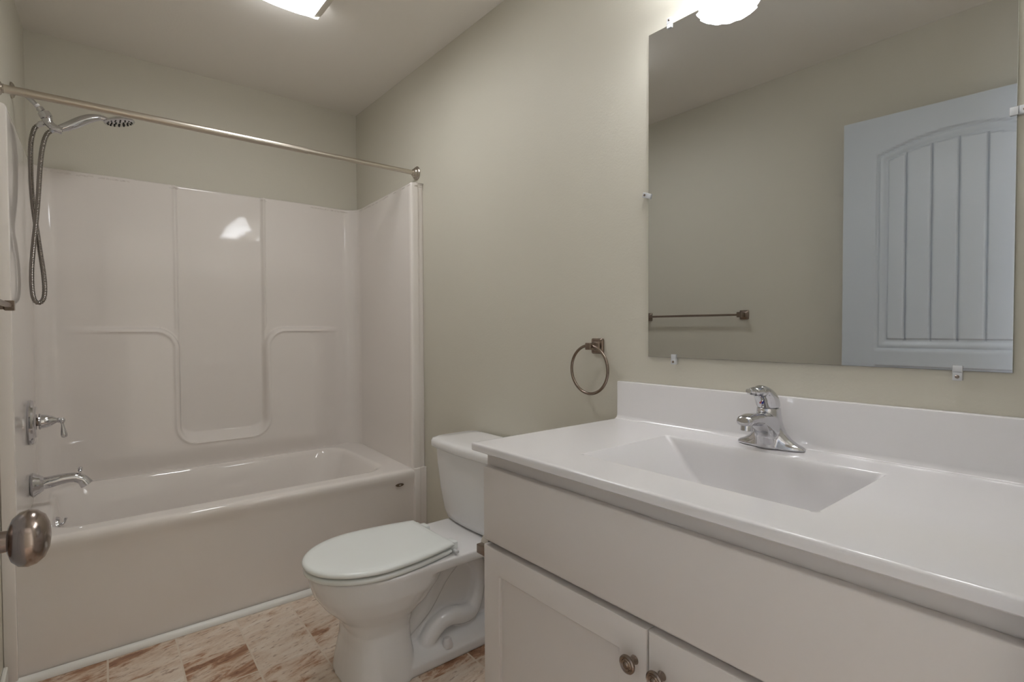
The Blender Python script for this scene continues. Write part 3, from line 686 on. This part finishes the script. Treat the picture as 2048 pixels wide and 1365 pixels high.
# extra resolution in u around the mouldings
us = sorted(set([round(u, 5) for u in us]+[round(DW/2+k*0.087+d, 5) for k in (-2, -1, 0, 1, 2) for d in (-0.006, -0.003, 0, 0.003, 0.006)]))
g = [[dbm.verts.new(dpt(u, ddepth(u, z), z)) for u in us] for z in zz]
bk = [[dbm.verts.new(dpt(u, DT, z)) for u in (us[0], us[-1])] for z in (zz[0], zz[-1])]
for i in range(len(zz)-1):
    for j in range(len(us)-1): dbm.faces.new((g[i][j], g[i][j+1], g[i+1][j+1], g[i+1][j]))
dbm.faces.new((bk[0][0], bk[1][0], bk[1][1], bk[0][1]))
dbm.faces.new([g[0][j] for j in range(len(us))]+[bk[0][1], bk[0][0]])
dbm.faces.new([g[-1][j] for j in range(len(us))]+[bk[1][1], bk[1][0]])
dbm.faces.new([g[i][0] for i in range(len(zz))]+[bk[1][0], bk[0][0]])
dbm.faces.new([g[i][-1] for i in range(len(zz))]+[bk[1][1], bk[0][1]])
bmesh.ops.recalc_face_normals(dbm, faces=dbm.faces)
door = struct('door_1', dbm, M_DOOR, 30)
nrm = (dpt(0, -1, 0)-dpt(0, 0, 0))
kc = dpt(0.066, 0, 0.890)
bm = bmesh.new(); lathe(bm, [(0.031, -0.001), (0.032, 0.003), (0.029, 0.007), (0.018, 0.010), (0.0135, 0.012), (0.0125, 0.020), (0.0120, 0.030), (0.0135, 0.032)], kc, nrm, 40); fix(bm)
kn = obj('door_knob', bm, M_KNOB, door, 35)
bm = bmesh.new(); lathe(bm, [(0.0125, 0.0), (0.017, -0.0005), (0.0255, 0.003), (0.0315, 0.009), (0.0335, 0.017), (0.0315, 0.025), (0.0255, 0.032), (0.016, 0.036), (0.006, 0.0375), (0, 0.0375)], kc+nrm*0.026, nrm, 64); fix(bm)
obj('knob_handle', bm, M_KNOB, kn, 60)

# ------------------------------------------------------------------ toilet paper holder on the cabinet side
tp = thing('toilet_paper_holder', 'bronze toilet paper holder with small roll on side of vanity cabinet', 'toilet paper holder', (VX0, 1.06, 0.556))
for y in (0.985, 1.13):
    bm = bmesh.new(); box(bm, 1.972, VX0-0.001, y-0.009, y+0.009, 0.544, 0.568, 0.002); box(bm, VX0-0.008, VX0-0.0005, y-0.02, y+0.02, 0.531, 0.581, 0.003); obj('arm', bm, M_BRZ, tp, 30)
bm = bmesh.new(); lathe(bm, [(0.019, 0), (0.036, 0.0), (0.0375, 0.002), (0.0375, 0.108), (0.036, 0.110), (0.019, 0.110)], (1.994, 1.0, 0.556), (0, 1, 0), 24); fix(bm); obj('paper_roll', bm, M_PAPER, tp, 30)
bm = bmesh.new(); tube(bm, [(1.994, 0.988, 0.556), (1.994, 1.128, 0.556)], 0.008, 16); fix(bm); obj('roller', bm, M_BRZ, tp, 30)

# ------------------------------------------------------------------ vanity light (over the mirror)
vl = thing('vanity_light', 'three-shade vanity light on the wall above the mirror, glowing', 'wall light', (2.546, W, 2.2))
VZ = 2.215
obj('backplate', B(2.546-0.30, 2.546+0.30, W-0.022, W-0.001, VZ-0.05, VZ+0.05, bev=0.006), M_NICK, vl, 30)
for x in (2.311, 2.546, 2.781):
    yc = 1.335
    bm = bmesh.new(); tube(bm, spline([(x, W-0.02, VZ), (x, 1.42, VZ+0.012), (x, 1.36, VZ+0.012), (x, yc, VZ-0.012), (x, yc, VZ-0.03)], 6), 0.007, 12)
    lathe(bm, [(0.010, 0), (0.024, 0.004), (0.026, 0.02), (0.024, 0.03)], (x, yc, VZ-0.022), (0, 0, -1), 24); fix(bm)
    arm = obj('lamp_arm', bm, M_NICK, vl, 35)
    bm = bmesh.new(); n = 168; loops = []
    zt = VZ-0.045
    P_ = [(0.028, 0), (0.036, 0.012), (0.044, 0.03), (0.052, 0.055), (0.062, 0.080), (0.073, 0.098), (0.0815, 0.108)]
    def ring(r, h, amp): return [Vector((x+(r+amp*cos(14*2*pi*k/n))*cos(2*pi*k/n), yc+(r+amp*cos(14*2*pi*k/n))*sin(2*pi*k/n), zt-h+amp*0.8*cos(14*2*pi*k/n))) for k in range(n)]
    for i, (r, h) in enumerate(P_): loops.append(ring(r, h, 0.0045*(i/(len(P_)-1))**2))
    for i, (r, h) in reversed(list(enumerate(P_))): loops.append(ring(r-0.003, h-0.0005, 0.0045*(i/(len(P_)-1))**2))
    loft(bm, loops, False, False); fix(bm)
    obj('glass_shade', bm, M_SHADE, vl, 60)
    bm = bmesh.new(); lathe(bm, [(0.012, 0), (0.013, 0.015), (0.020, 0.030), (0.0285, 0.045), (0.030, 0.056), (0.027, 0.068), (0.018, 0.078), (0.006, 0.082), (0, 0.0825)], (x, yc, zt-0.004), (0, 0, -1), 28); fix(bm)
    obj('light_bulb', bm, M_BULB, vl, 60)
